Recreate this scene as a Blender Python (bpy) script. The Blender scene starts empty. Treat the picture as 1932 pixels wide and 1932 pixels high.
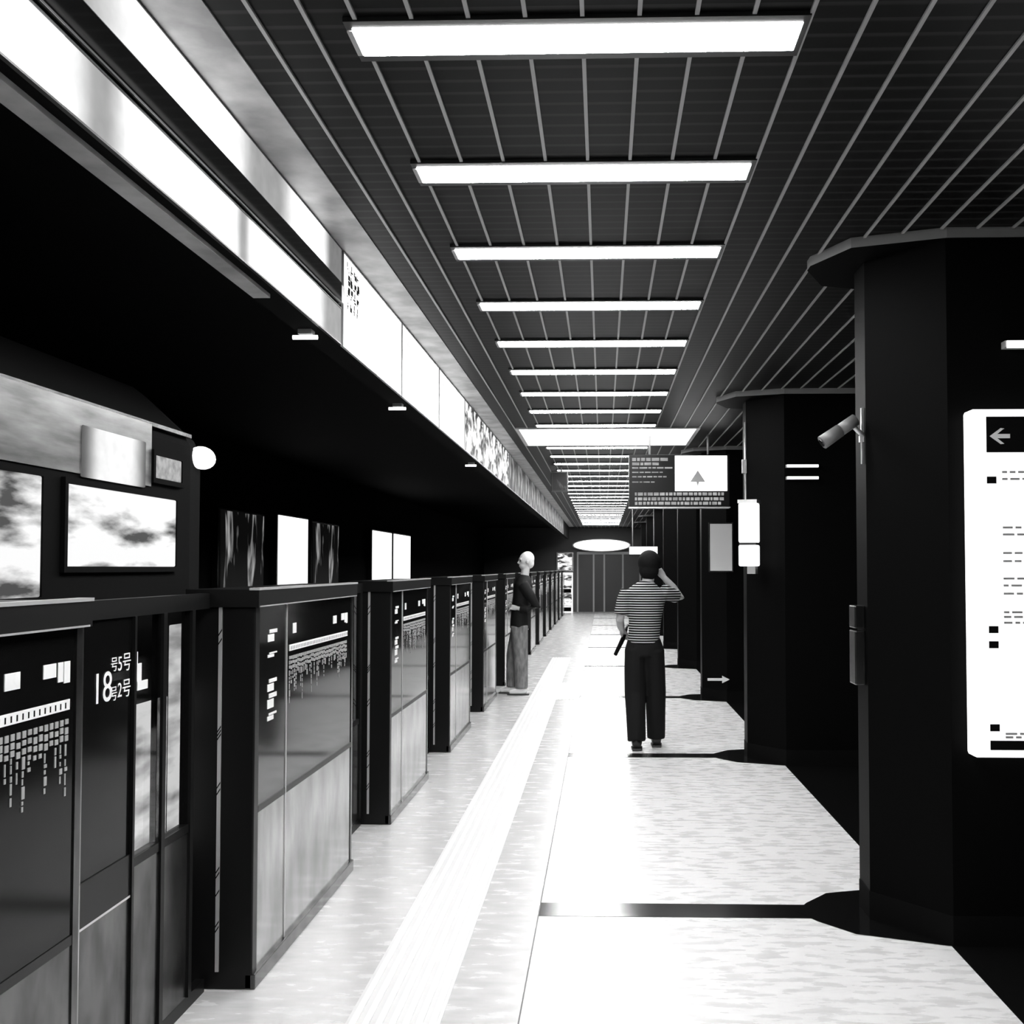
import bpy, bmesh, math, random
from mathutils import Vector, Matrix
random.seed(7)
PI = math.pi
SC = bpy.context.scene
COL = SC.collection

# ------------------------------------------------------------------ camera, world, exposure
cam_d = bpy.data.cameras.new('camera')
cam = bpy.data.objects.new('camera', cam_d); COL.objects.link(cam)
cam.location = (0, 0, 1.65)
cam.rotation_euler = (PI/2 + .0343, 0, .0273)
cam_d.sensor_width = 36
cam_d.lens = 2000 / 1932 * 36
cam_d.shift_x = -(1082.92 - 966) / 1932
cam_d.shift_y = (1002.95 - 966) / 1932
cam_d.clip_start = .05
SC.camera = cam
w = bpy.data.worlds.new('world'); SC.world = w
w.use_nodes = True
w.node_tree.nodes['Background'].inputs[0].default_value = (.003, .003, .003, 1)
w.node_tree.nodes['Background'].inputs[1].default_value = 1
SC.view_settings.view_transform = 'Standard'
SC.view_settings.look = 'None'
SC.view_settings.gamma = 1
SC.view_settings.use_curve_mapping = False
SC.view_settings.exposure = 0

LAMP = 50.0          # strip lights
PANEL = 1.6          # emission of backlit panels and painted fascia reflections

# ------------------------------------------------------------------ materials
def mat(name, v, rough=.5, metal=0., spec=.5, emit=0., ior=None):
    m = bpy.data.materials.new(name); m.use_nodes = True
    b = m.node_tree.nodes['Principled BSDF']
    b.inputs['Base Color'].default_value = (v, v, v, 1)
    b.inputs['Roughness'].default_value = rough
    b.inputs['Metallic'].default_value = metal
    b.inputs['Specular IOR Level'].default_value = spec
    if ior: b.inputs['IOR'].default_value = ior
    if emit:
        b.inputs['Emission Color'].default_value = (1, 1, 1, 1)
        b.inputs['Emission Strength'].default_value = emit
    return m

def nodes(m): return m.node_tree.nodes, m.node_tree.links, m.node_tree.nodes['Principled BSDF']

def noise_mat(name, lo, hi, scale=(1, 1, 1), nscale=5, rough=.4, metal=0., spec=.5, emit=0., detail=6, p0=.35, p1=.65, ior=None, rough2=None, dist=0.):
    m = mat(name, hi, rough, metal, spec, 0, ior); N, L, b = nodes(m)
    tc = N.new('ShaderNodeTexCoord'); mp = N.new('ShaderNodeMapping'); mp.inputs['Scale'].default_value = scale
    nz = N.new('ShaderNodeTexNoise'); nz.inputs['Scale'].default_value = nscale; nz.inputs['Detail'].default_value = detail
    nz.inputs['Distortion'].default_value = dist
    r = N.new('ShaderNodeValToRGB'); e = r.color_ramp.elements
    e[0].position = p0; e[1].position = p1
    e[0].color = (lo, lo, lo, 1); e[1].color = (hi, hi, hi, 1)
    L.new(tc.outputs['Object'], mp.inputs[0]); L.new(mp.outputs[0], nz.inputs['Vector']); L.new(nz.outputs['Fac'], r.inputs[0])
    if emit:
        b.inputs['Base Color'].default_value = (.02, .02, .02, 1); b.inputs['Specular IOR Level'].default_value = .1; b.inputs['Roughness'].default_value = .6
        L.new(r.outputs[0], b.inputs['Emission Color']); b.inputs['Emission Strength'].default_value = emit
    else:
        L.new(r.outputs[0], b.inputs['Base Color'])
    if rough2 is not None:
        mr = N.new('ShaderNodeMapRange'); mr.inputs['To Min'].default_value = rough2; mr.inputs['To Max'].default_value = rough
        L.new(nz.outputs['Fac'], mr.inputs[0]); L.new(mr.outputs[0], b.inputs['Roughness'])
    return m

def band_mat(name, lo, hi, axis, period, duty, rough=.4, metal=0., spec=.5):
    """stripes across one object axis"""
    m = mat(name, hi, rough, metal, spec); N, L, b = nodes(m)
    tc = N.new('ShaderNodeTexCoord'); sx = N.new('ShaderNodeSeparateXYZ'); L.new(tc.outputs['Object'], sx.inputs[0])
    d = N.new('ShaderNodeMath'); d.operation = 'DIVIDE'; d.inputs[1].default_value = period; L.new(sx.outputs[axis], d.inputs[0])
    f = N.new('ShaderNodeMath'); f.operation = 'FRACT'; L.new(d.outputs[0], f.inputs[0])
    r = N.new('ShaderNodeValToRGB'); e = r.color_ramp.elements
    e[0].position = duty; e[0].color = (hi, hi, hi, 1); e[1].position = min(.99, duty + .12); e[1].color = (lo, lo, lo, 1)
    L.new(f.outputs[0], r.inputs[0]); L.new(r.outputs[0], b.inputs['Base Color'])
    return m

def clear_glass():
    m = bpy.data.materials.new('clear_glass'); m.use_nodes = True; N, L = m.node_tree.nodes, m.node_tree.links
    N.remove(N['Principled BSDF']); tr = N.new('ShaderNodeBsdfTransparent'); tr.inputs[0].default_value = (.85, .85, .85, 1)
    gl = N.new('ShaderNodeBsdfGlossy'); gl.inputs['Roughness'].default_value = .05; fr = N.new('ShaderNodeFresnel'); ge = N.new('ShaderNodeNewGeometry'); io = N.new('ShaderNodeMapRange')
    io.inputs['To Min'].default_value = 1.45; io.inputs['To Max'].default_value = 1/1.45; L.new(ge.outputs['Backfacing'], io.inputs[0]); L.new(io.outputs[0], fr.inputs[0])
    mx = N.new('ShaderNodeMixShader'); L.new(fr.outputs[0], mx.inputs[0]); L.new(tr.outputs[0], mx.inputs[1]); L.new(gl.outputs[0], mx.inputs[2])
    L.new(mx.outputs[0], N['Material Output'].inputs[0]); return m
M = {}
M['floor'] = noise_mat('pale_granite', .54, .74, (.5, 1.5, 1), 13, .36, spec=.7, rough2=.2, detail=14, p0=.26, p1=.56)
M['floor_edge'] = noise_mat('grey_granite', .48, .64, (.5, 1.5, 1), 11, .34, spec=.7, rough2=.18, detail=14, p0=.25, p1=.65)
M['black_stone'] = mat('black_stone', .004, .16)
M['column_stone'] = mat('black_column_stone', .003, .5, 0, .02)
M['camera_grey'] = mat('camera_grey', .16, .4)
M['rim'] = mat('cap_rim_metal', .26, .4)
M['groove'] = mat('groove', .12, .6)
M['tactile'] = mat('pale_tactile', .68, .4)
M['tactile_rib'] = mat('pale_tactile_rib', .92, .35)
M['ceiling'] = band_mat('dark_ceiling_slats', .003, .02, 'Y', .085, .16, .45, 0, .07)
M['seam'] = mat('ceiling_seam_metal', .36, .45)
M['cove'] = noise_mat('cove_panel', .25, .5, (1, 1, 1), 5, .4)
M['black'] = mat('matte_black', .005, .8, 0, .03)
M['clear_glass'] = clear_glass()
M['blackmetal'] = mat('black_metal', .012, .35)
M['darkgrey'] = mat('dark_grey_paint', .03, .4)
M['steel'] = noise_mat('brushed_steel', .30, .5, (2, 2, .8), 4, .2, .95, detail=9)
M['steel_dark'] = noise_mat('dark_steel', .05, .16, (2, 2, 1), 4, .25, .9, detail=9)
M['edge'] = mat('light_metal_edge', .7, .35, .6)
M['grey'] = mat('grey_paint', .35, .4)
M['white'] = mat('white_paint', .85, .5)
M['lamp'] = mat('lamp_diffuser', .8, .4, emit=LAMP)
M['panel'] = mat('emissive_white', .8, .4, emit=PANEL)
M['panel_dim'] = noise_mat('emissive_grey', .26, .5, (1, 3, 3), 9, .3, emit=1, detail=8)
M['panel_soft'] = noise_mat('fascia_soft_glow', .12, .3, (1, 3, 3), 9, .3, emit=1, detail=8)  # grey fascia tone, reflected lamp light put in as emission
M['wallbox'] = mat('backlit_map', .8, .4, emit=.95)
M['mapframe'] = mat('backlit_frame', .8, .4, emit=1.5)
M['advert_bright'] = noise_mat('advert_print_bright', .55, 1, (1, 1.1, 2.2), 2.4, .3, emit=1.7, p0=.36, p1=.48)
M['advert_mid'] = noise_mat('advert_print_mid', .03, 1, (1, 1.6, 3), 2.6, .3, emit=1.2, p0=.42, p1=.56, dist=.6)
M['advert_dark'] = noise_mat('advert_print_dark', .005, .7, (1, 2.6, 1.0), 2.6, .3, emit=.8, p0=.50, p1=.70, dist=1.)
M['poster_dark'] = noise_mat('dark_poster_print', .004, .6, (1, 3.2, .7), 1.3, .3, emit=.7, p0=.55, p1=.70, dist=1.)
M['glass'] = mat('dark_glass', .006, .06, ior=2.1)
M['psd_glass'] = mat('screen_door_glass', .004, .09, ior=2.3)
M['psd_black'] = mat('screen_door_black', .006, .35, 0, .22)
M['dull_glass'] = mat('dull_dark_glass', .004, .12, 0, .2)
M['train_side'] = noise_mat('train_side', .14, .34, (.5, .9, 6), 3, .3, .7)
M['window_lit'] = noise_mat('lit_train_window', .05, .95, (1, 1.0, 4.5), 2.0, .1, emit=1.0, p0=.36, p1=.50)
M['door_lit'] = noise_mat('lit_train_door_glass', .25, 1, (1, .7, 3), 2.6, .1, emit=1.1, p0=.36, p1=.55)
M['skin'] = mat('skin', .38, .5)
M['skin_pale'] = mat('skin_pale', .62, .5)
M['hair'] = noise_mat('dark_hair', .003, .008, (8, 8, 2), 20, .8, spec=.1)
M['hair_white'] = noise_mat('white_hair', .7, .9, (8, 8, 2), 20, .5)
M['shirt'] = band_mat('striped_shirt', .006, .5, 'Z', .0225, .28, .8, 0, .1)
M['trousers'] = mat('black_trousers', .006, .8, 0, .2)
M['trousers_grey'] = noise_mat('grey_trousers', .12, .25, (3, 3, 1), 8, .8)
M['jacket'] = mat('dark_jacket', .008, .7, 0, .2)
M['sole'] = mat('shoe_sole', .03, .6)
M['shoe'] = mat('shoe_black', .01, .35)
M['eye'] = mat('eye', .03, .1)

# ------------------------------------------------------------------ mesh helpers
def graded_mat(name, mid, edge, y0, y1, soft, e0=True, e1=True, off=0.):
    """emission graded from end tone to middle tone; paints fascia lamp reflections"""
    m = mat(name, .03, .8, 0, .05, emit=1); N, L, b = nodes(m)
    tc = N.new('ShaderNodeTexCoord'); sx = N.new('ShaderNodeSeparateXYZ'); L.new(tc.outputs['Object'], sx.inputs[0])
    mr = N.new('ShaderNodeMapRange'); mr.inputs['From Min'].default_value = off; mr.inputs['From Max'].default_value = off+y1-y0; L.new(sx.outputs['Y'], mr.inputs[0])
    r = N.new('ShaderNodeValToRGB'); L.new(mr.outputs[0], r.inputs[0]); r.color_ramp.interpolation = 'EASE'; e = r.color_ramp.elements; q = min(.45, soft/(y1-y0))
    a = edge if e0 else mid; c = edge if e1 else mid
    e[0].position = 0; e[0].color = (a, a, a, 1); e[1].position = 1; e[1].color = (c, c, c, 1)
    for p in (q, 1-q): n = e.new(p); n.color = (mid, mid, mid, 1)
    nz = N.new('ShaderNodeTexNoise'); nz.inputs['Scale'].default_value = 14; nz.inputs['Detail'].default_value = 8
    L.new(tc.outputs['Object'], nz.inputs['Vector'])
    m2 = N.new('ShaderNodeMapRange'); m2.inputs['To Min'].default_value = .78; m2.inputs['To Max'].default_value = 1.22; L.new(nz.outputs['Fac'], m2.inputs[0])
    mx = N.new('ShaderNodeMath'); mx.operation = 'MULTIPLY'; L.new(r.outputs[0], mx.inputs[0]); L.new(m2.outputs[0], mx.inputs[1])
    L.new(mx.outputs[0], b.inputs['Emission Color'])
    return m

class MB:
    def __init__(self): self.bm = bmesh.new(); self.flat = True
    def box(self, x0, x1, y0, y1, z0, z1, mi=0):
        vs = [self.bm.verts.new((x, y, z)) for x in (x0, x1) for y in (y0, y1) for z in (z0, z1)]
        for q in ((0, 1, 3, 2), (4, 6, 7, 5), (0, 4, 5, 1), (2, 3, 7, 6), (0, 2, 6, 4), (1, 5, 7, 3)):
            f = self.bm.faces.new([vs[i] for i in q]); f.material_index = mi
        return self
    def prism(self, poly, z0, z1, mi=0, axis='Z', side_mi=None):
        def P(a, b, c): return (a, b, c) if axis == 'Z' else ((c, a, b) if axis == 'X' else (a, c, b))
        lo = [self.bm.verts.new(P(a, b, z0)) for a, b in poly]; hi = [self.bm.verts.new(P(a, b, z1)) for a, b in poly]
        n = len(poly)
        self.bm.faces.new(lo[::-1]).material_index = mi; self.bm.faces.new(hi).material_index = mi
        for i in range(n):
            f = self.bm.faces.new((lo[i], lo[(i+1) % n], hi[(i+1) % n], hi[i])); f.material_index = mi if side_mi is None else side_mi
        return self
    def tube(self, pts, radii, seg=12, mi=0, flat=None, caps=True):
        """loft through points; radii are numbers or (side, depth) pairs"""
        pts = [Vector(p) for p in pts]; rings = []
        n = len(pts)
        for i, p in enumerate(pts):
            d = (pts[min(i+1, n-1)] - pts[max(i-1, 0)]).normalized()
            ref = Vector((1, 0, 0)) if abs(d.x) < .85 else Vector((0, 0, 1))
            a = (ref - d * ref.dot(d)).normalized(); b = d.cross(a)
            r = radii[i] if isinstance(radii, (list, tuple)) else radii
            ra, rb = r if isinstance(r, (list, tuple)) else (r, r)
            rings.append([self.bm.verts.new(p + a * ra * math.cos(2*PI*k/seg) + b * rb * math.sin(2*PI*k/seg)) for k in range(seg)])
        for i in range(n-1):
            for k in range(seg):
                f = self.bm.faces.new((rings[i][k], rings[i][(k+1) % seg], rings[i+1][(k+1) % seg], rings[i+1][k])); f.material_index = mi; f.smooth = True
        if caps:
            self.bm.faces.new(rings[0][::-1]).material_index = mi; self.bm.faces.new(rings[-1]).material_index = mi
        return self
    def ball(self, c, r, mi=0, seg=16, rot=None):
        if not isinstance(r, (list, tuple)): r = (r, r, r)
        m = Matrix.Translation(c) @ (rot.to_matrix().to_4x4() if rot else Matrix()) @ Matrix.Diagonal((r[0], r[1], r[2], 1))
        g = bmesh.ops.create_uvsphere(self.bm, u_segments=seg, v_segments=seg//2+2, radius=1, matrix=m)
        for v in g['verts']:
            for f in v.link_faces: f.material_index = mi; f.smooth = True
        return self
    def build(self, name, mats, parent=None, bevel=0):
        bmesh.ops.recalc_face_normals(self.bm, faces=self.bm.faces)
        me = bpy.data.meshes.new(name); self.bm.to_mesh(me); self.bm.free()
        for m in (mats if isinstance(mats, (list, tuple)) else [mats]): me.materials.append(M[m] if isinstance(m, str) else m)
        o = bpy.data.objects.new(name, me); COL.objects.link(o)
        if parent: o.parent = parent
        if bevel:
            b = o.modifiers.new('bevel', 'BEVEL'); b.width = bevel; b.segments = 2; b.limit_method = 'ANGLE'
        return o

def bake(o, voxel=None, smooth=0, sub=0):
    """apply a voxel union so overlapping limbs become one surface"""
    if voxel:
        r = o.modifiers.new('r', 'REMESH'); r.mode = 'VOXEL'; r.voxel_size = voxel; r.use_smooth_shade = True
    if smooth:
        s = o.modifiers.new('s', 'SMOOTH'); s.iterations = smooth; s.factor = .5
    dg = bpy.context.evaluated_depsgraph_get(); dg.update()
    me = bpy.data.meshes.new_from_object(o.evaluated_get(dg))
    o.modifiers.clear(); o.data = me
    for p in me.polygons: p.use_smooth = True
    return o

def tag(o, label, cat, group=None, kind=None):
    o['label'] = label; o['category'] = cat
    if group: o['group'] = group
    if kind: o['kind'] = kind
    return o
def thing(name, loc, label, cat, group=None):
    o = bpy.data.objects.new(name, None); COL.objects.link(o); o.location = loc; o.empty_display_size = .1
    return tag(o, label, cat, group)
def struct(o): o['kind'] = 'structure'; return o
def copy_tree(o, loc=None, label=None, parent=None):
    c = o.copy(); COL.objects.link(c); c.parent = parent
    if loc is not None: c.location = loc
    if label: c['label'] = label
    for ch in o.children: copy_tree(ch, None, None, c)
    return c
def text_mesh(name, s, size, m, parent, loc, rot, width=None, align='LEFT'):
    cu = bpy.data.curves.new(name, 'FONT'); cu.body = s; cu.size = size; cu.align_x = align; cu.extrude = .0006
    t = bpy.data.objects.new(name, cu); COL.objects.link(t)
    dg = bpy.context.evaluated_depsgraph_get(); dg.update()
    me = bpy.data.meshes.new_from_object(t.evaluated_get(dg)); bpy.data.objects.remove(t)
    me.materials.clear(); me.materials.append(M[m])
    o = bpy.data.objects.new(name, me); COL.objects.link(o); o.parent = parent; o.location = loc; o.rotation_euler = rot
    if width:
        x = max(v.co.x for v in me.vertices); o.scale = (width / x, 1, 1)
    return o
ORD = ['nearest', 'second', 'third', 'fourth', 'fifth', 'sixth', 'seventh', 'eighth', 'ninth', 'tenth', 'eleventh', 'twelfth', 'thirteenth', 'fourteenth', 'fifteenth',
       'sixteenth', 'seventeenth', 'eighteenth', 'nineteenth', 'twentieth', 'twenty-first', 'twenty-second', 'twenty-third', 'twenty-fourth', 'twenty-fifth', 'twenty-sixth',
       'twenty-seventh', 'twenty-eighth', 'twenty-ninth', 'thirtieth', 'thirty-first', 'thirty-second', 'thirty-third', 'thirty-fourth', 'thirty-fifth', 'thirty-sixth']

Y0, Y1 = -1.5, 40.0
COLY = [5.18 + 4.23 * k for k in range(8)]

# ------------------------------------------------------------------ structure
b = MB(); b.box(-.305, 5.4, Y0, Y1, -.25, 0, 0); b.box(-1.66, -.311, Y0, Y1, -.25, 0, 1); b.box(-.311, -.305, Y0, Y1, -.25, -.002, 2)
struct(b.build('floor', ['floor', 'floor_edge', 'groove']))
b = MB(); b.box(1.52, 2.5, Y0, Y1, -.02, .001)
for c in COLY:
    if c < 36: b.box(-.305, 1.6, c-.1, c+.1, -.02, .0015)
for c in COLY:
    p = [(.925, c), (1.0, c-.14), (1.14, c-.31), (1.3, c-.37), (1.51, c-.45), (2.51, c-.45), (2.72, c-.37), (2.88, c-.31), (3.1, c),
         (2.88, c+.31), (2.72, c+.37), (2.51, c+.45), (1.51, c+.45), (1.36, c+.36), (1.13, c+.29), (1.0, c+.13)]
    b.prism(p, -.02, .002)
struct(b.build('trim_1', 'black_stone'))                      # black stone bands laid in the floor
b = MB(); b.box(-4.5, -1.66, Y0, Y1, -1.4, -1.2); struct(b.build('floor_track', 'black'))
b = MB(); b.box(-4.7, -4.5, Y0, Y1, -1.4, 3.6); struct(b.build('wall_left', 'black'))
b = MB(); b.box(5.4, 5.6, Y0, Y1, -.25, 3.6); struct(b.build('wall_right', 'black'))
b = MB(); b.box(-1.066, 5.4, Y0, Y1, 3.165, 3.3, 0); struct(b.build('ceiling', 'ceiling'))
b = MB(); b.box(-4.5, -1.36, Y0, Y1, 3.165, 3.3, 0); struct(b.build('ceiling_track', 'black'))
b = MB()
for X in [-.954, -.814] + [-.055 + .1565*k for k in range(-4, 35)]:
    b.box(X-.006, X+.006, Y0, Y1, 3.157, 3.17)
struct(b.build('trim_2', 'seam'))                             # bright metal seams between ceiling planks
b = MB(); b.box(-1.24, -1.066, Y0, 39, 3.16, 3.3); struct(b.build('trim_3', 'cove'))
b = MB(); b.box(-1.36, -1.242, Y0, 38.5, 2.70, 3.3, 0); b.box(-1.34, -1.275, Y0, 4.0, 2.685, 2.70, 1)
struct(b.build('trim_4', ['black', 'cove']))                  # carcass of the fascia over the screen doors
# back wall with a dark doorway between pale jambs
b = MB(); b.box(-4.5, 5.4, 40, 40.2, -.25, 3.3, 0); struct(b.build('wall_back', 'darkgrey'))
b = MB()
for x in (-.95, -.35, .05, .75, 1.4): b.box(x-.03, x+.03, 39.94, 40, 0, 2.25, 0)
b.box(-.95, 1.4, 39.93, 40, 2.16, 2.26, 0); struct(b.build('door_1', ['grey']))

# ------------------------------------------------------------------ tactile paving
t = thing('tactile_strip', (-.762, 0, 0), 'pale ribbed tactile paving strip running along the platform floor', 'tactile paving')
MB().box(-.172, .172, Y0, 19.6, -.01, .003).build('base_slab', 'tactile', t)
for k in range(7):
    x = -.145 + .29*k/6; MB().box(x-.012, x+.012, Y0, 19.55, .002, .0075).build('rib', 'tactile_rib', t)
t = thing('tactile_patch', (-.44, 14.3, 0), 'short pale ribbed tactile square branching right off the long tactile strip', 'tactile paving')
MB().box(-.148, .135, -.98, 1.0, -.01, .003).build('base_slab', 'tactile', t)
for k in range(6):
    x = -.12 + .23*k/5; MB().box(x-.01, x+.01, -.96, .98, .002, .0075).build('rib', 'tactile_rib', t)

# ------------------------------------------------------------------ columns
OCT = [(-.755, -.1), (-.48, -.45), (.48, -.45), (.755, -.1), (.755, .1), (.48, .45), (-.48, .45), (-.755, .1)]
def make_column():
    t = thing('station_column', (2.01, COLY[0], 0), '', 'column', 'black columns along the platform')
    MB().prism(OCT, .13, 3.118).build('shaft', 'column_stone', t)
    MB().prism([(x*1.004, y*1.004) for x, y in OCT], 0, .13).build('plinth', 'black', t)
    c = [(-1.0, -.04), (-.87, -.33), (-.48, -.47), (.48, -.47), (.87, -.33), (1.0, -.04), (1.0, .04), (.87, .33), (.48, .47), (-.48, .47), (-.87, .33), (-1.0, .04)]
    MB().prism(c, 3.118, 3.165, 0, side_mi=1).build('cap_ring', ['column_stone', 'rim'], t)
    return t
col0 = make_column()
for k, y in enumerate(COLY):
    lab = ('broad black faceted column at right carrying the large backlit map' if k == 0 else
           'black faceted column, %s one along the platform from the camera' % ORD[k])
    o = col0 if k == 0 else copy_tree(col0, (2.01, y, 0))
    o['label'] = lab

# ------------------------------------------------------------------ ceiling strip lights
def make_lamp():
    t = thing('strip_light', (0, 0, 3.15), '', 'ceiling light', 'white strip lights across the ceiling')
    f = MB(); f.box(-.715, .570, -.115, -.079, .002, .02); f.box(-.715, .570, .079, .115, .002, .02); f.box(-.715, -.698, -.079, .079, .002, .02); f.box(.554, .570, -.079, .079, .002, .02)
    f.build('frame', 'blackmetal', t)
    MB().box(-.697, .553, -.078, .078, 0, .012).build('diffuser', 'lamp', t)
    MB().box(-.714, -.699, -.07, .07, -.003, .003).build('end_cap', 'grey', t)
    return t
lamp0 = make_lamp(); first = True
for i, n in enumerate(range(-2, 34)):
    if n == 9: continue
    y = 2.9634 + 1.0259*n
    j = i - 2
    if j < 0: lab = 'white ceiling strip light over the camera end of the row, %s' % ('outermost' if j == -2 else 'just before the widest-looking one')
    elif j == 0: lab = 'widest-looking white strip light at the top of the photo'
    else: lab = 'white ceiling strip light, %s along the row from the top of the photo' % ORD[j if j < 9 else j]
    o = lamp0 if first else copy_tree(lamp0)
    first = False
    o.location = (0, y, 3.15); o['label'] = lab
t = thing('ceiling_light_panel', (.05, 12.19, 3.15), 'wide glowing ceiling light panel halfway down the row of strip lights', 'ceiling light')
f = MB(); f.box(-1.0, 1.0, -.80, -.76, .0, .015); f.box(-1.0, 1.0, .76, .80, .0, .015); f.box(-1.0, -.96, -.76, .76, 0, .015); f.box(.96, 1.0, -.76, .76, 0, .015)
f.build('frame', 'edge', t)
MB().box(-.96, .96, -.76, .76, .002, .014).build('diffuser', mat('wide_lamp_diffuser', .8, .4, emit=3.0), t)

# ------------------------------------------------------------------ fascia over the doors: painted lamp reflections near, advert boxes beyond
def fascia_box(y0, y1, z0, z1, m, label, group, cat='light box', frame=True, name='fascia_panel'):  # default category also covers the panels with painted lamp reflections
    t = thing(name, (-1.242, y0, z0), label, cat, group)
    L = y1 - y0; H = z1 - z0; g = .006
    g2 = g if frame else .001
    MB().box(0, .009, g2, L-g2, g, H-g).build('lit_face', m, t)
    f = MB(); f.box(0, .012, 0, L, 0, g); f.box(0, .012, 0, L, H-g, H); f.box(0, .008 if not frame else .012, 0, g2, g, H-g); f.box(0, .008 if not frame else .012, L-g2, L, g, H-g)
    f.build('frame', 'grey' if frame else 'blackmetal', t)
    return t
low = [(.2, 2.36, 'panel', 'bright white painted lamp reflection at the top left corner, lower row'),  # emission stands in for lamp reflections on the glossy fascia
       (2.36, 2.72, 'panel_dim', 'grey panel between two painted reflections, lower row of the fascia, nearest'),
       (2.72, 3.48, 'panel', 'brightest long white painted lamp reflection in the lower row of the fascia'),
       (3.48, 3.66, 'panel_dim', 'shortest grey panel between painted reflections in the lower row of the fascia'),
       (3.66, 4.50, 'panel', 'white painted lamp reflection, last bright one in the lower fascia row'),
       (4.50, 4.93, 'panel_dim', 'grey panel at the far end of the lower fascia row')]
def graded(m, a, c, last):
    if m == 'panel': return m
    return graded_mat('graded_reflection', .36 if m == 'panel_dim' else .2, 1.15, a, c, .25 if c-a < 1 else .5, a > .5, not last)  # grey panels whiten at their ends so painted reflections fade softly
for a, c, m, l in low: fascia_box(a, c, 2.70, 2.875, graded(m, a, c, c > 4.9), l, 'panels with painted lamp reflections, lower fascia row', frame=False)
up = [(.2, 2.80, 'panel_soft', 'long grey panel at the top left, upper fascia row beside the ceiling'),  # upper row: reflected lamps likewise put into the emission
      (2.80, 3.45, 'panel', 'bright white painted lamp reflection in the middle of the upper fascia row'),
      (3.45, 4.20, 'panel_dim', 'grey panel beyond the bright reflection, upper fascia row'),
      (4.20, 4.58, 'panel', 'short white painted lamp reflection near the far end of the upper fascia row'),
      (4.58, 4.93, 'panel_soft', 'dark grey panel ending the upper fascia row')]
for a, c, m, l in up: fascia_box(a, c, 2.985, 3.158, graded(m, a, c, c > 4.9), l, 'panels with painted lamp reflections, upper fascia row', frame=False)
t = thing('led_display_strip', (-1.242, .2, 2.88), 'black switched-off display band between the two fascia panel rows', 'display')
MB().box(0, .03, 0, 4.66, 0, .1).build('screen', 'glass', t, .006)
MB().box(0, .026, 4.66, 4.72, 0.01, .09).build('end_cap', 'edge', t)
k = 0; y = 4.96
while y < 33:
    Lg = 1.46
    m = 'advert_bright' if y < 9.2 else ('advert_mid' if y < 13.5 else 'advert_dark')
    d = {'advert_bright': 'glowing white advert light box', 'advert_mid': 'mottled white advert light box', 'advert_dark': 'streaky dark advert light box'}[m]
    t = fascia_box(y, y+Lg, 2.70, 3.155, m, '%s over the screen doors, %s of its row from the camera' % (d, ORD[k]), 'advert light boxes on the fascia', 'light box')
    if k == 0:
        b = MB()
        for r in range(4):
            yy = .08
            for q in range(4):
                zz = .20 + .06*r
                for st in range(3):
                    a0 = yy + random.uniform(0, .03); b.box(.009, .0105, a0, a0+random.choice((.006, .03)), zz+.013*st, zz+.013*st+random.choice((.006, .022)))
                yy += .065
        b.build('dark_lettering', 'black', t)
    k += 1; y += Lg + .02
for i, y in enumerate((4.62, 6.72, 10.5)):
    t = thing('tube_light', (-1.31, y, 2.685), ['small bright tube light below the fascia, nearest of three', 'small bright tube light below the fascia, middle of three', 'small bright tube light below the fascia, farthest of three'][i], 'lamp', 'tube lights under the fascia')
    MB().box(-.03, .03, -.03, .03, -.006, .015).build('bracket', 'grey', t)
    MB().tube([(-.06, 0, -.016), (.05, 0, -.016)], .010, 10).build('tube', 'mapframe', t)

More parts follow.
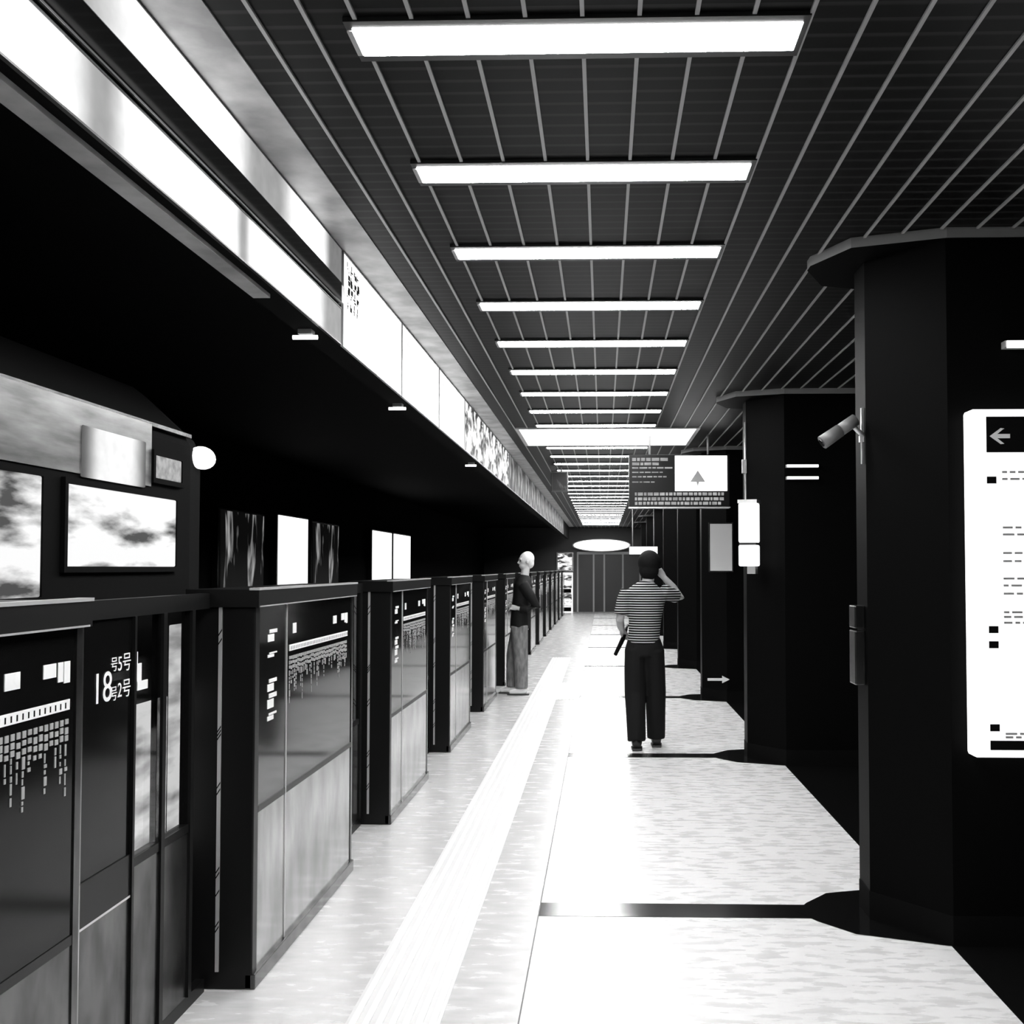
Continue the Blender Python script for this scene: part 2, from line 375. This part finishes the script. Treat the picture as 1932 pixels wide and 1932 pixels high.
# ------------------------------------------------------------------ platform screen doors
PX = -1.375
def glyph_rows(b, y0, y1, z0, zmin, step, x0, x1, full=True):
    y = y0
    while y < y1:
        n = random.choice((3, 4, 5, 6, 8, 9)); z = z0
        for i in range(n):
            h = random.uniform(.012, .017) if i < 3 else random.uniform(.008, .03)
            wd = step*.62 if i < 3 else step*random.choice((.2, .28, .5))
            if z-h < zmin: break
            b.box(x0, x1, y, y+wd, z-h, z)
            z -= h + random.uniform(.003, .009)
        y += step
def make_housing(L, label, loc, near=False):
    GL = 'dull_glass' if near else 'psd_glass'
    t = thing('screen_door_housing', loc, label, 'screen door', 'fixed screen door housings along the platform edge')
    MB().box(-.265, 0, 0, .06, 0, 1.495).build('end_post', 'psd_black', t, .006)
    s = MB(); s.box(-.145, -.131, -.006, 0, .07, 1.50)
    st = s.build('seal_strip', 'edge', t)
    nt = MB()
    for z in (1.38, 1.345, 1.0, .985, .97, .78, .755, .45, .43, .36, .24, .22):
        nt.prism([(-.145, z), (-.131, z+.022), (-.131, z+.03), (-.145, z+.008)], -.0065, -.0058, 0, 'Y')
    nt.build('notch_marks', 'psd_black', t)
    MB().box(-.265, -.245, .06, L, 0, 1.495).build('rear_panel', 'psd_black', t)
    MB().box(-.03, -.004, .06, L-.03, .06, .675).build('kick_panel', 'steel_dark' if near else 'steel', t)
    MB().box(-.03, -.001, .06, L-.03, .675, .70).build('mid_rail', 'psd_black', t)
    MB().box(-.02, -.004, .06, .42, .70, 1.495).build('glass_panel', GL, t)
    MB().box(-.02, -.004, .43, L-.03, .70, 1.495).build('glass_panel', GL, t)
    MB().box(-.03, 0, .42, .43, .06, 1.495).build('stile', 'edge', t)
    MB().box(-.245, 0, L-.03, L, .0, 1.495).build('end_stile', 'steel_dark', t)
    MB().box(-.03, .012, .0, L, 0, .06).build('skirting', 'steel_dark', t, .004)
    r = MB(); r.box(-.275, .018, -.015, L+.015, 1.495, 1.565, 0); r.box(-.02, .021, -.018, L+.018, 1.562, 1.571, 1); r.box(.015, .0195, 0, L, 1.495, 1.50, 1)
    r.build('top_rail', ['psd_black', 'edge'], t)
    # little notices on the narrow pane
    n = MB()
    for z, h in ((1.345, .05), (1.28, .02), (1.14, .05), (1.07, .06), (1.02, .03)):
        n.box(-.004, -.002, .17, .25, z, z+h*.6); n.box(-.004, -.002, .19, .29, z+h*.7, z+h)
    n.build('notice', 'white', t)
    # route map on the wide pane
    y0 = .47; y1 = L-.12 if L > 1.4 else L-.06
    n = MB(); n.box(-.004, -.0015, y0, y1, 1.285, 1.312)
    mp = n.build('route_map_bar', 'white', t)
    n = MB(); y = y0+.02
    while y < y1: n.box(-.0014, -.0009, y, y+.006, 1.29, 1.305); y += .025
    n.build('route_ticks', 'black', mp)
    n = MB(); glyph_rows(n, y0, y1-.01, 1.262, .90, .025, -.004, -.002); n.build('station_names', 'grey', t)
    for a, c, z, h in ((.05, .10, 1.36, .045), (y1-y0-.13, y1-y0-.07, 1.375, .035), (y1-y0-.06, y1-y0-.035, 1.36, .05), (y1-y0-.03, y1-y0, 1.355, .055), (y1-y0-.30, y1-y0-.235, 1.365, .04)): MB().box(-.004, -.002, y0+a, y0+c, z, z+h).build('line_badge', 'white', t)
    return t
H = []
S = [4.17 + 2.67*k for k in range(-1, 13)]
LEN = [1.275, 1.645] + [1.48]*12
proto = None
for i, s in enumerate(S):
    lab = ['fixed screen door housing with a route map at the left edge of the photo',
           'fixed screen door housing with a bright seal strip on its post, second from the camera'][i] if i < 2 else \
          'black fixed screen door housing, %s from the camera along the platform edge' % ORD[i]
    loc = (PX, s, 0)
    if i < 3: o = make_housing(LEN[i], lab, loc, i == 0); proto = o
    else: o = copy_tree(proto, loc, lab)
def make_door(L, label, loc, n18=False):
    t = thing('sliding_screen_door', loc, label, 'screen door', 'sliding screen doors between the housings')
    a = .33; c = .68; e = min(1.17, L-.05); mpos = c + .23
    f = MB()
    f.box(-.04, 0, 0, L, 1.49, 1.55)
    for y, wd in ((a-.03, .03), (c, .015), (mpos, .03), (e, .03)): f.box(-.04, .003, y, y+wd, .05, 1.49)
    f.box(-.04, -.005, 0, L, 0, .05); f.box(-.04, -.003, a, c, .575, .71); f.box(-.04, -.003, c, e, .66, .69)
    f.build('frame', 'psd_black', t)
    MB().box(-.03, -.008, 0, a-.03, .05, 1.49).build('glass_pane', 'dull_glass', t)
    MB().box(-.03, -.008, a, c, .71, 1.49).build('glass_pane', 'dull_glass', t)
    MB().box(-.03, -.008, c+.015, mpos, .69, 1.49).build('glass_pane', 'clear_glass', t)
    MB().box(-.03, -.008, mpos+.03, e, .69, 1.49).build('glass_pane', 'clear_glass', t)
    MB().box(-.03, -.006, a, c, .05, .575).build('kick_panel', 'steel_dark', t)
    k2 = MB(); k2.box(-.03, -.006, c+.015, mpos, .05, .66); k2.box(-.03, -.006, mpos+.03, e, .05, .66); k2.build('kick_panel', 'steel_dark', t)
    MB().box(0.003, .006, a-.028, a-.004, .05, 1.49).build('edge_trim', 'steel', t)
    MB().box(-.006, -.002, a, c, .570, .577).build('kick_trim', 'edge', t)
    MB().tube([(-.004, .62, .13), (.02, .62, .13), (.02, .62, .09), (-.004, .62, .09)], .006, 8).build('floor_lock', 'steel', t)
    if n18:
        R = (PI/2, 0, PI/2)
        text_mesh('door_number', '18', .135, 'white', t, (-.006, .405, 1.232), R)
        text_mesh('door_text', '号', .05, 'white', t, (-.006, .525, 1.325), R)
        text_mesh('door_text', '5号', .065, 'white', t, (-.006, .575, 1.32), R)
        text_mesh('door_text', '号', .05, 'white', t, (-.006, .525, 1.232), R)
        text_mesh('door_text', '2号', .065, 'white', t, (-.006, .575, 1.235), R)
        MB().box(-.008, -.0065, .535, .665, 1.29, 1.315).build('door_arrow_bar', 'steel_dark', t)
        n = MB(); n.box(-.008, -.005, .69, .75, 1.27, 1.33); n.box(-.008, -.005, .72, .80, 1.24, 1.27); n.box(-.008, -.005, .69, .72, 1.33, 1.37)
        n.build('notice', 'white', t)
    return t
dp = None
for i, s in enumerate(S[:-1]):
    y = s + LEN[i] + .022; L = S[i+1] - y - .022
    lab = 'sliding screen door numbered 18 at the left' if i == 0 else 'recessed sliding screen door, %s from the camera along the platform edge' % ORD[i]
    if i < 3: dp = make_door(L, lab, (-1.55, y, 0), i == 0)
    else: copy_tree(dp, (-1.55, y, 0), lab)

# ------------------------------------------------------------------ train behind the near doors
t = thing('metro_train', (-1.75, 4.74, -1.15), 'grey metro train with lit windows standing behind the near screen doors', 'train')
def tz(z): return z + 1.15
b = MB()
prof = [(0, tz(-.2)), (0, tz(2.16)), (-.03, tz(2.22)), (-.25, tz(2.42)), (-.8, tz(2.6)), (-1.9, tz(2.6)), (-2.3, tz(2.4)), (-2.5, tz(2.1)), (-2.5, tz(-.2))]
ringsY = [(-6.2, 0), (-.30, 0), (-.12, .03), (-.03, .10), (0, .22)]
vs = []
for y, ins in ringsY:
    vs.append([b.bm.verts.new((-1.25 + (x+1.25)*(1-ins/1.25*.9), y, z if ins == 0 else tz(.9) + (z-tz(.9))*(1-ins*.3))) for x, z in prof])
n = len(prof)
for i in range(len(vs)-1):
    for k in range(n):
        f = b.bm.faces.new((vs[i][k], vs[i][(k+1) % n], vs[i+1][(k+1) % n], vs[i+1][k])); f.material_index = 1 if 2 <= k <= 6 else 0
b.bm.faces.new(vs[0]); b.bm.faces.new(vs[-1][::-1])
b.build('car_body', ['black', 'black'], t)
MB().box(.0, .006, -6.2, -.70, tz(1.965), tz(2.205)).build('cantrail_panel', 'train_side', t)
MB().box(.0, .006, -6.2, -1.0, tz(.2), tz(1.1)).build('side_panel', 'train_side', t)
def tw(name, y0, y1, z0, z1, m, fr=True):
    o = MB(); o.box(.001, .012, y0-4.74, y1-4.74, tz(z0), tz(z1)); w_ = o.build(name, m, t, .01)
    if fr:
        g = .02; f = MB(); a, c, d, e = y0-4.74, y1-4.74, tz(z0), tz(z1)
        f.box(.001, .016, a-g, a, d-g, e+g); f.box(.001, .016, c, c+g, d-g, e+g); f.box(.001, .016, a, c, d-g, d); f.box(.001, .016, a, c, e, e+g)
        f.build('window_frame', 'black', w_)
tw('side_window', 2.2, 3.235, 1.56, 1.935, 'window_lit')
tw('side_window', 3.39, 4.27, 1.655, 1.925, 'window_lit')
tw('cab_window', 4.06, 4.32, 2.0, 2.09, 'panel_dim')
tw('lit_side_sign', 3.49, 3.98, 1.955, 2.13, graded_mat('graded_sign', .95, .1, 3.49, 3.98, .14, off=3.49-4.74), False)
tw('door_glass', 3.80, 4.21, .50, 1.14, 'door_lit', False)
tw('door_glass', 4.235, 4.66, .50, 1.42, 'door_lit', False)
o = MB(); o.ball((.0, -.17, tz(2.13)), (.05, .10, .05)); o.build('marker_lamp', 'mapframe', t)
MB().box(-.02, .004, -6.2, -.3, tz(2.20), tz(2.215)).build('gutter', 'steel_dark', t)
MB().tube([(-1.2, -6, .45), (-1.2, -.4, .45)], .45, 16).build('underframe', 'black', t)

# ------------------------------------------------------------------ adverts on the wall across the track
for a, c, z0, z1, m, lab in ((12.05, 13.68, 1.30, 2.35, 'poster_dark', 'dark picture advert light box across the track, nearest of five'),
                             (14.24, 15.74, 1.15, 2.40, 'panel', 'tall white advert light box across the track, second of five'),
                             (15.95, 17.58, 1.30, 2.37, 'poster_dark', 'dark patterned advert light box across the track, right of the tall white one'),
                             (20.13, 22.03, 1.30, 2.40, 'panel', 'white advert light box across the track, left one of the far pair'),
                             (22.19, 24.17, 1.30, 2.40, 'panel', 'white advert light box across the track, right one of the far pair')):
    t = thing('track_advert', (-4.5, a, z0), lab, 'light box', 'advert light boxes across the track')
    L = c-a; Hh = z1-z0
    MB().box(0, .09, 0, L, 0, Hh).build('case', 'steel_dark', t, .01)
    MB().box(.09, .1, .04, L-.04, .05, Hh-.03).build('lit_face', m, t)
    MB().box(.09, .13, -.02, L+.02, -.05, .03).build('bottom_rail', 'steel', t)

# ------------------------------------------------------------------ things on the columns
FY = COLY[0] - .45
t = thing('map_light_box', (2.01, FY, .835), 'large white backlit map panel with a black arrow header on the near column', 'light box')
W = .415
MB().box(-W, W, -.105, 0, 0, 1.505).build('case', 'mapframe', t, .015)
MB().box(-W+.035, W-.035, -.109, -.10, .03, 1.475).build('map_face', 'wallbox', t)
MB().box(-W+.065, W-.065, -.112, -.108, 1.315, 1.47).build('header', 'black', t)
MB().box(-W+.065, W-.065, -.112, -.108, .035, .075).build('footer', 'black', t)
a = MB(); ax, az = -W+.09, 1.385
a.prism([(ax-.012, az), (ax+.035, az+.035), (ax+.05, az+.033), (ax+.02, az+.009), (ax+.075, az+.009), (ax+.075, az-.009), (ax+.02, az-.009), (ax+.05, az-.033), (ax+.035, az-.035)], -.1145, -.1115, 0, 'Y')
a.build('left_arrow', 'white', t)
for z in (1.18, .535, .47, .115):
    MB().box(-W+.065, -W+.105, -.112, -.108, z, z+.03).build('map_badge', 'black', t)
b = MB()
for z in (1.225, 1.195, .985, .955, .875, .84, .765, .735, .70, .62, .60, .575, .10, .085):
    x = -W+.13
    while x < W-.09:
        wd = random.uniform(.02, .05); b.box(x, x+wd, -.1115, -.108, z, z+.009); x += wd + .012
b.build('map_text_rows', 'grey', t)
t = thing('bar_light', (2.01, FY, 2.62), 'thin white bar light high on the near column above the map', 'lamp', 'bar lights on the columns')
MB().box(-.24, .24, -.05, 0, 0, .03).build('housing', 'grey', t)
MB().box(-.235, .235, -.06, -.05, -.004, .028).build('tube', 'mapframe', t)
t = thing('security_camera', (1.24, 5.12, 2.36), 'grey bullet camera tilted down on the side of the near column', 'camera')
d = Vector((-.16, -.02, -.11)).normalized(); s = Vector((-.03, -.03, .0))
MB().tube([s, s+d*.09], .030, 14).build('rear_body', 'camera_grey', t)
MB().tube([s+d*.095, s+d*.20], [.032, .034], 14).build('front_hood', 'camera_grey', t)
MB().tube([s+d*.201, s+d*.206], .02, 14).build('lens', 'glass', t)
MB().tube([(.02, .0, -.08), (-.015, -.01, -.05), s+d*.03], .012, 8).build('bracket', 'edge', t)
t = thing('conduit', (1.246, 5.12, 2.15), 'thin bright conduit with a joint on the edge of the near column', 'conduit')
MB().tube([(0, 0, 0), (0, 0, .27)], .006, 8).build('pipe', 'edge', t)
MB().box(-.012, .008, -.012, .012, .105, .135).build('joint', 'edge', t)
t = thing('junction_box', (1.255, 5.18, 1.09), 'slim metal box on the side of the near column', 'box')
MB().box(-.05, 0, -.06, .06, 0, .26).build('lower_case', 'steel_dark', t, .006)
MB().box(-.05, 0, -.06, .06, .27, .38).build('upper_case', 'steel_dark', t, .006)
# second column: chamfer face runs from (1.53, y-.45) to (1.255, y-.1)
y2 = COLY[1]
t = thing('glowing_wall_box', (1.36, y2-.28, 1.60), 'glowing white box lamp on the corner of the second column', 'lamp')
t.rotation_euler = (0, 0, math.radians(-20))
MB().box(-.165, -.01, -.16, -.02, .065, .245).build('lower_shade', 'panel', t, .012)
MB().box(-.165, -.01, -.16, -.02, .265, .60).build('upper_shade', 'panel', t, .012)
MB().box(-.16, -.015, -.155, -.02, .245, .265).build('band', 'darkgrey', t)
MB().box(-.10, -.03, -.12, -.02, .0, .065).build('base', 'grey', t)
MB().box(-.17, -.005, -.165, -.02, .60, .63).build('lid', 'edge', t)
for z, lab in ((2.505, 'white bar light on the second column, upper of two'), (2.405, 'white bar light on the second column, lower of two')):
    t = thing('bar_light', (1.675, y2-.45, z), lab, 'lamp', 'bar lights on the columns')
    MB().box(-.135, .135, -.045, 0, -.012, .012).build('housing', 'grey', t)
    MB().tube([(-.13, -.05, 0), (.13, -.05, 0)], .012, 10).build('tube', 'mapframe', t)
t = thing('conduit', (1.25, y2-.1, 2.15), 'long pale conduit up the edge of the second column', 'conduit')
MB().tube([(0, 0, 0), (0, 0, .78)], .010, 8).build('pipe', 'edge', t)
MB().box(-.03, .008, -.02, .02, .33, .45).build('joint', 'edge', t)
y3 = COLY[2]
t = thing('grey_notice_panel', (1.47, y3-.45, 1.6), 'dim grey lit notice panel on the third column', 'sign')
MB().box(-.16, .14, -.04, 0, 0, .61).build('case', 'steel_dark', t)
MB().box(-.145, .125, -.044, -.04, .015, .595).build('lit_face', mat('dim_lit_notice', .5, .4, emit=.12), t)
t = thing('arrow_sign', (1.42, y3-.45, .23), 'small white arrow sign low on the third column pointing right', 'sign')
MB().prism([(-.13, .03), (.05, .03), (.05, .0), (.14, .045), (.05, .09), (.05, .06), (-.13, .06)], -.02, 0, 0, 'Y').build('arrow', 'white', t)

# ------------------------------------------------------------------ hanging signs
t = thing('hanging_sign', (.86, 12.0, 2.336), 'black hanging direction sign with a bright lit square and rows of small text', 'sign')
MB().box(-.565, .565, -.08, .08, 0, .59).build('case', 'psd_black', t, .006)
MB().box(-.05, .535, -.09, -.08, .178, .575).build('lit_square', 'panel', t)
MB().prism([(.205, .41), (.12, .28), (.19, .28), (.205, .23), (.22, .28), (.29, .28)], -.093, -.089, 0, 'Y').build('up_arrow', 'grey', t)
for z, x1, h in ((.535, -.12, .035), (.485, -.28, .03), (.44, -.14, .018), (.39, -.20, .012), (.34, -.14, .015), (.28, -.3, .01)):
    b = MB(); x = -.53
    while x < x1:
        wd = random.uniform(.03, .09); b.box(x, x+wd, -.083, -.08, z-h/2, z+h/2); x += wd + .012
    b.build('destination_line', 'panel_dim', t)
b = MB()
for z in (.145, .09, .04):
    x = -.50
    while x < .47:
        wd = random.uniform(.02, .06); b.box(x, x+wd, -.083, -.08, z-.017, z+.017); x += wd + .012
b.build('lower_text', 'panel_dim', t)
for x in (-.33, .33): MB().tube([(x, 0, .59), (x, 0, .829)], .012, 8).build('hanging_rod', 'grey', t)
MB().box(-.57, .57, -.085, .085, -.012, 0).build('lower_edge', 'edge', t)
t = thing('hanging_monitor', (-.62, 15.79, 2.94), 'small grey monitor hanging from the ceiling beside the fascia', 'monitor')
MB().box(-.15, .1, -.05, .05, -.15, .15).build('case', 'blackmetal', t, .008)
MB().box(-.13, .08, -.055, -.05, -.13, .13).build('screen', 'poster_dark', t)
MB().tube([(0, 0, .15), (0, 0, .22)], .015, 8).build('hanging_rod', 'grey', t)
t = thing('small_hanging_sign', (.95, 25.0, 1.92), 'small pale lit sign far down the platform above the standing man', 'sign')
MB().box(-.34, .34, -.06, .06, 0, .24).build('case', 'psd_black', t)
MB().box(-.33, .33, -.07, -.06, .05, .23).build('lit_face', 'wallbox', t)
for x in (-.25, .25): MB().tube([(x, 0, .24), (x, 0, 1.245)], .012, 8).build('hanging_rod', 'grey', t)

# ------------------------------------------------------------------ far end
t = thing('poster_board', (-1.53, 39.2, 0), 'standing poster board with two framed face posters at the far end', 'poster board')
MB().box(-.42, .42, -.04, .04, 0, 1.48).build('board', 'wallbox', t)
for z in (.22, .90):
    p = MB(); p.box(-.38, .38, -.05, -.04, z, z+.5); o = p.build('poster', 'advert_mid', t)
    MB().box(-.2, .36, -.056, -.05, z-.17, z-.02).build('caption_bar', 'black', o)
t = thing('wall_poster', (-1.43, 39.9, 1.52), 'upper small framed poster above the standing poster board', 'poster')
MB().box(-.32, .32, 0, .1, 0, .72).build('frame', 'steel', t); MB().box(-.27, .27, -.01, 0, .05, .67).build('print', 'advert_mid', t)
t = thing('end_lamp', (-.05, 39.68, 2.5), 'broad glowing oval lamp above the far doorway', 'lamp')
b = MB(); b.prism([(1.05*math.cos(2*PI*k/28), .21*math.sin(2*PI*k/28)) for k in range(28)], -.05, .13, 0, 'Y'); b.build('diffuser', 'panel', t)
b = MB(); b.prism([(1.1*math.cos(2*PI*k/28), .24*math.sin(2*PI*k/28)) for k in range(28)], .0, .2, 0, 'Y'); b.build('backplate', 'grey', t)

# ------------------------------------------------------------------ people
def hand(b, wrist, d, up, side, curl=.6):
    """palm and five fingers; d = pointing direction, up = back of hand normal, side=+1 thumb on +cross"""
    d = Vector(d).normalized(); up = Vector(up); up = (up - d*up.dot(d)).normalized(); s = d.cross(up)*side
    w_ = Vector(wrist)
    b.tube([w_ - d*.02, w_ + d*.03, w_ + d*.085], [.024, (.036, .02), (.038, .018)], 10)
    for i, (off, L) in enumerate(((.030, .070), (.010, .080), (-.010, .074), (-.029, .058))):
        p = w_ + d*.075 + s*off; pts = [p]; q = p; a = .15
        for j in range(3):
            a += curl*.55; dd = d*math.cos(a) - up*math.sin(a); q = q + dd*L*(.45, .32, .25)[j]; pts.append(q)
        b.tube(pts, [.0095, .009, .0085, .007], 8); b.ball(pts[-1], .007, 0, 8)
    p = w_ + d*.02 + s*.03
    b.tube([p, p + s*.025 + d*.025 - up*.01, p + s*.022 + d*.06 - up*.022], [.012, .0105, .008], 8); b.ball(p + s*.022 + d*.06 - up*.022, .008, 0, 8)
def head(b, c, fwd):
    """skull, jaw, nose, brow, ears; fwd is the facing direction"""
    f = Vector(fwd).normalized(); r = f.cross(Vector((0, 0, 1))); c = Vector(c)
    rot = Matrix((r, f, Vector((0, 0, 1)))).transposed().to_quaternion().to_euler()
    b.ball(c + Vector((0, 0, .02)), (.076, .095, .105), 0, 20, rot)
    b.ball(c + f*.025 + Vector((0, 0, -.055)), (.056, .068, .065), 0, 16, rot)
    b.tube([c + f*.088 + Vector((0, 0, .02)), c + f*.112 + Vector((0, 0, -.022)), c + f*.09 + Vector((0, 0, -.03))], [.010, .014, .012], 8)
    b.tube([c + f*.083 - r*.05 + Vector((0, 0, .032)), c + f*.094 + Vector((0, 0, .03)), c + f*.083 + r*.05 + Vector((0, 0, .032))], .011, 8)
    b.tube([c + f*.083 - r*.022 + Vector((0, 0, -.062)), c + f*.093 + Vector((0, 0, -.06)), c + f*.083 + r*.022 + Vector((0, 0, -.062))], .008, 8)
    for s in (-1, 1): b.ball(c + r*.079*s - f*.005 + Vector((0, 0, -.005)), (.012, .022, .034), 0, 12, rot)
def eyes(c, fwd, parent):
    f = Vector(fwd).normalized(); r = f.cross(Vector((0, 0, 1))); c = Vector(c)
    for s in (-1, 1): MB().ball(c + f*.083 + r*.032*s + Vector((0, 0, .008)), .011, 0, 10).build('eye', 'eye', parent)

# --- man in the striped shirt, back to the camera
t = thing('person', (.40, 9.82, 0), 'person in striped shirt and dark trousers seen from behind, arm raised to head', 'person')
HC = (.03, .03, 1.67)
b = MB(); head(b, HC, (.12, 1, 0))
b.tube([(.028, .015, 1.62), (.015, .0, 1.52), (.0, -.005, 1.46)], [.055, .056, .075], 14)
b.tube([(.0, -.005, 1.48), (-.005, -.005, 1.40), (-.01, 0, 1.2), (-.02, 0, 1.05), (-.02, 0, .92), (-.015, 0, .84)], [(.10, .06), (.165, .09), (.14, .09), (.13, .085), (.15, .095), (.12, .08)], 18)
b.tube([(-.18, 0, 1.425), (-.225, -.02, 1.29), (-.245, -.03, 1.17), (-.235, .06, 1.11), (-.215, .17, 1.055)], [.05, .044, .038, .036, .026], 12)
b.tube([(.165, .0, 1.43), (.26, .07, 1.39), (.325, .13, 1.365), (.25, .11, 1.47), (.165, .075, 1.565)], [.05, .046, .040, .038, .027], 12)
for s, (hx, kx, ky, ax, ay) in ((-1, (-.105, -.105, .0, -.095, -.12)), (1, (.07, .082, .06, .09, .09))):
    b.tube([(hx, 0, .9), (kx, ky, .5), (kx, ky-.01, .35), (ax, ay, .07)], [.085, .055, .052, .036], 12)
hand(b, (.165, .075, 1.565), (-.45, -.12, .6), (.6, -.1, .3), 1, .35)
hand(b, (-.215, .17, 1.055), (.12, .7, -.35), (-.8, .1, .3), -1, 1.2)
o = b.build('body', 'skin', t); bake(o, .0075, 2)
eyes(HC, (.12, 1, 0), t)
b = MB(); f = Vector((.12, 1, 0)).normalized()
b.ball(Vector(HC) - f*.012 + Vector((0, 0, .032)), (.108, .116, .115), 0, 20); b.ball(Vector(HC) - f*.05 + Vector((0, 0, -.04)), (.094, .068, .095), 0, 16)
o = b.build('hair', 'hair', t); bake(o, .012, 2)
b = MB()
b.tube([(.012, -.002, 1.525), (.005, -.004, 1.475), (-.002, -.005, 1.425), (-.005, -.003, 1.33), (-.01, 0, 1.2), (-.02, 0, 1.06), (-.025, 0, .95)],
       [(.065, .062), (.13, .085), (.192, .112), (.176, .122), (.152, .122), (.145, .12), (.150, .122)], 22)
b.tube([(-.165, 0, 1.435), (-.205, -.012, 1.35), (-.235, -.025, 1.22)], [.075, .07, .068], 14)
b.tube([(.15, 0, 1.435), (.225, .045, 1.405), (.285, .095, 1.385)], [.074, .068, .064], 14)
o = b.build('striped_shirt', 'shirt', t); bake(o, .012, 3)
b = MB()
b.tube([(-.022, 0, 1.0), (-.02, 0, .92), (-.017, 0, .84)], [(.15, .112), (.176, .12), (.176, .118)], 18)
b.tube([(-.10, 0, .9), (-.105, .0, .7), (-.105, .0, .5), (-.1, -.05, .3), (-.095, -.105, .075)], [(.10, .11), (.10, .105), (.098, .098), (.09, .094), (.084, .09)], 16)
b.tube([(.065, 0, .9), (.075, .03, .7), (.085, .06, .5), (.088, .07, .3), (.092, .085, .075)], [(.10, .11), (.10, .105), (.098, .098), (.09, .094), (.084, .09)], 16)
o = b.build('trousers', 'trousers', t); bake(o, .011, 3)
for ax, ay in ((-.095, -.10), (.092, .095)):
    b = MB(); b.tube([(ax, ay-.07, .05), (ax, ay-.02, .065), (ax+.005, ay+.08, .05), (ax+.01, ay+.16, .035)], [(.04, .045), (.048, .06), (.05, .045), (.035, .028)], 14)
    o = b.build('shoe', 'shoe', t); bake(o, .01, 2)
    MB().prism([(ax-.04, ay-.10), (ax+.04, ay-.10), (ax+.055, ay+.08), (ax+.035, ay+.185), (ax-.02, ay+.185), (ax-.048, ay+.08)], .0, .018).build('sole', 'sole', o, .004)
t = thing('folded_umbrella', (.19, 10.0, 1.0), 'short dark folded umbrella held at the hip of the person in stripes', 'umbrella')
MB().tube([(.03, .07, .07), (-.005, 0, -.02), (-.075, -.14, -.15)], [.014, .022, .018], 12).build('canopy_roll', 'black', t)
MB().tube([(.045, .10, .11), (.03, .07, .07)], .012, 10).build('grip', 'blackmetal', t)

# --- person by the screen doors, turned to the left
t = thing('person', (-1.09, 13.9, 0), 'person with a pale head, dark jacket and grey trousers standing beside the screen doors', 'person')
HC = (.085, 0, 1.735); FW = (-1, -.25, 0)
b = MB(); head(b, HC, FW)
b.tube([(.08, 0, 1.66), (.065, 0, 1.56), (.05, 0, 1.5)], [.054, .056, .075], 14)
b.tube([(.05, 0, 1.5), (.04, 0, 1.4), (.02, 0, 1.2), (0, 0, 1.02), (0, 0, .88)], [(.08, .12), (.10, .17), (.09, .14), (.09, .14), (.095, .145)], 18)
b.tube([(.05, -.18, 1.44), (.16, -.21, 1.28), (.23, -.2, 1.14), (.12, -.21, 1.11), (-.02, -.17, 1.13)], [.05, .045, .04, .036, .027], 12)
b.tube([(.05, .18, 1.44), (.10, .21, 1.28), (.14, .2, 1.15), (.02, .2, 1.12), (-.08, .14, 1.15)], [.05, .045, .04, .036, .027], 12)
for yy, kx, ax in ((-.085, .02, .03), (.085, -.09, -.10)):
    b.tube([(0, yy, .9), (kx, yy, .5), (ax, yy, .08)], [.085, .055, .038], 12)
hand(b, (-.02, -.17, 1.13), (-1, .25, .15), (.1, -.5, .8), 1, .8)
hand(b, (-.08, .14, 1.15), (-1, -.3, .15), (.1, .5, .8), -1, .8)
o = b.build('body', 'skin_pale', t); bake(o, .0085, 2)
eyes(HC, FW, t)
b = MB(); f = Vector(FW).normalized()
b.ball(Vector(HC) - f*.016 + Vector((0, 0, .035)), (.092, .09, .10), 0, 18); b.ball(Vector(HC) - f*.045 + Vector((0, 0, -.02)), (.06, .075, .075), 0, 14)
o = b.build('hair', 'hair_white', t); bake(o, .012, 2)
b = MB()
b.tube([(.062, 0, 1.56), (.052, 0, 1.50), (.045, 0, 1.43), (.03, 0, 1.25), (.005, 0, 1.02), (0, 0, .86)], [(.065, .07), (.10, .15), (.125, .205), (.125, .19), (.125, .185), (.13, .19)], 20)
b.tube([(.05, -.17, 1.44), (.16, -.21, 1.28), (.235, -.2, 1.14), (.12, -.21, 1.11), (.02, -.19, 1.125)], [.075, .066, .06, .055, .046], 14)
b.tube([(.05, .17, 1.44), (.10, .21, 1.28), (.145, .2, 1.15), (.02, .2, 1.12), (-.04, .165, 1.14)], [.075, .066, .06, .055, .046], 14)
o = b.build('jacket', 'jacket', t); bake(o, .012, 3)
b = MB()
b.tube([(0, 0, .98), (0, 0, .84)], [(.115, .17), (.12, .175)], 18)
b.tube([(0, -.085, .9), (.02, -.085, .5), (.03, -.085, .09)], [(.115, .105), (.095, .09), (.085, .08)], 16)
b.tube([(0, .085, .9), (-.09, .085, .5), (-.10, .085, .09)], [(.115, .105), (.095, .09), (.085, .08)], 16)
o = b.build('trousers', 'trousers_grey', t); bake(o, .012, 3)
for ax, ay in ((.03, -.085), (-.10, .085)):
    b = MB(); b.tube([(ax+.07, ay, .05), (ax+.02, ay, .06), (ax-.08, ay, .05), (ax-.16, ay, .035)], [(.04, .04), (.058, .045), (.045, .045), (.028, .035)], 14)
    o = b.build('shoe', 'white', t); bake(o, .01, 2)
    MB().prism([(ax+.10, ay-.04), (ax+.10, ay+.04), (ax-.08, ay+.05), (ax-.185, ay+.03), (ax-.185, ay-.03), (ax-.08, ay-.05)], .0, .018).build('sole', 'sole', o, .004)
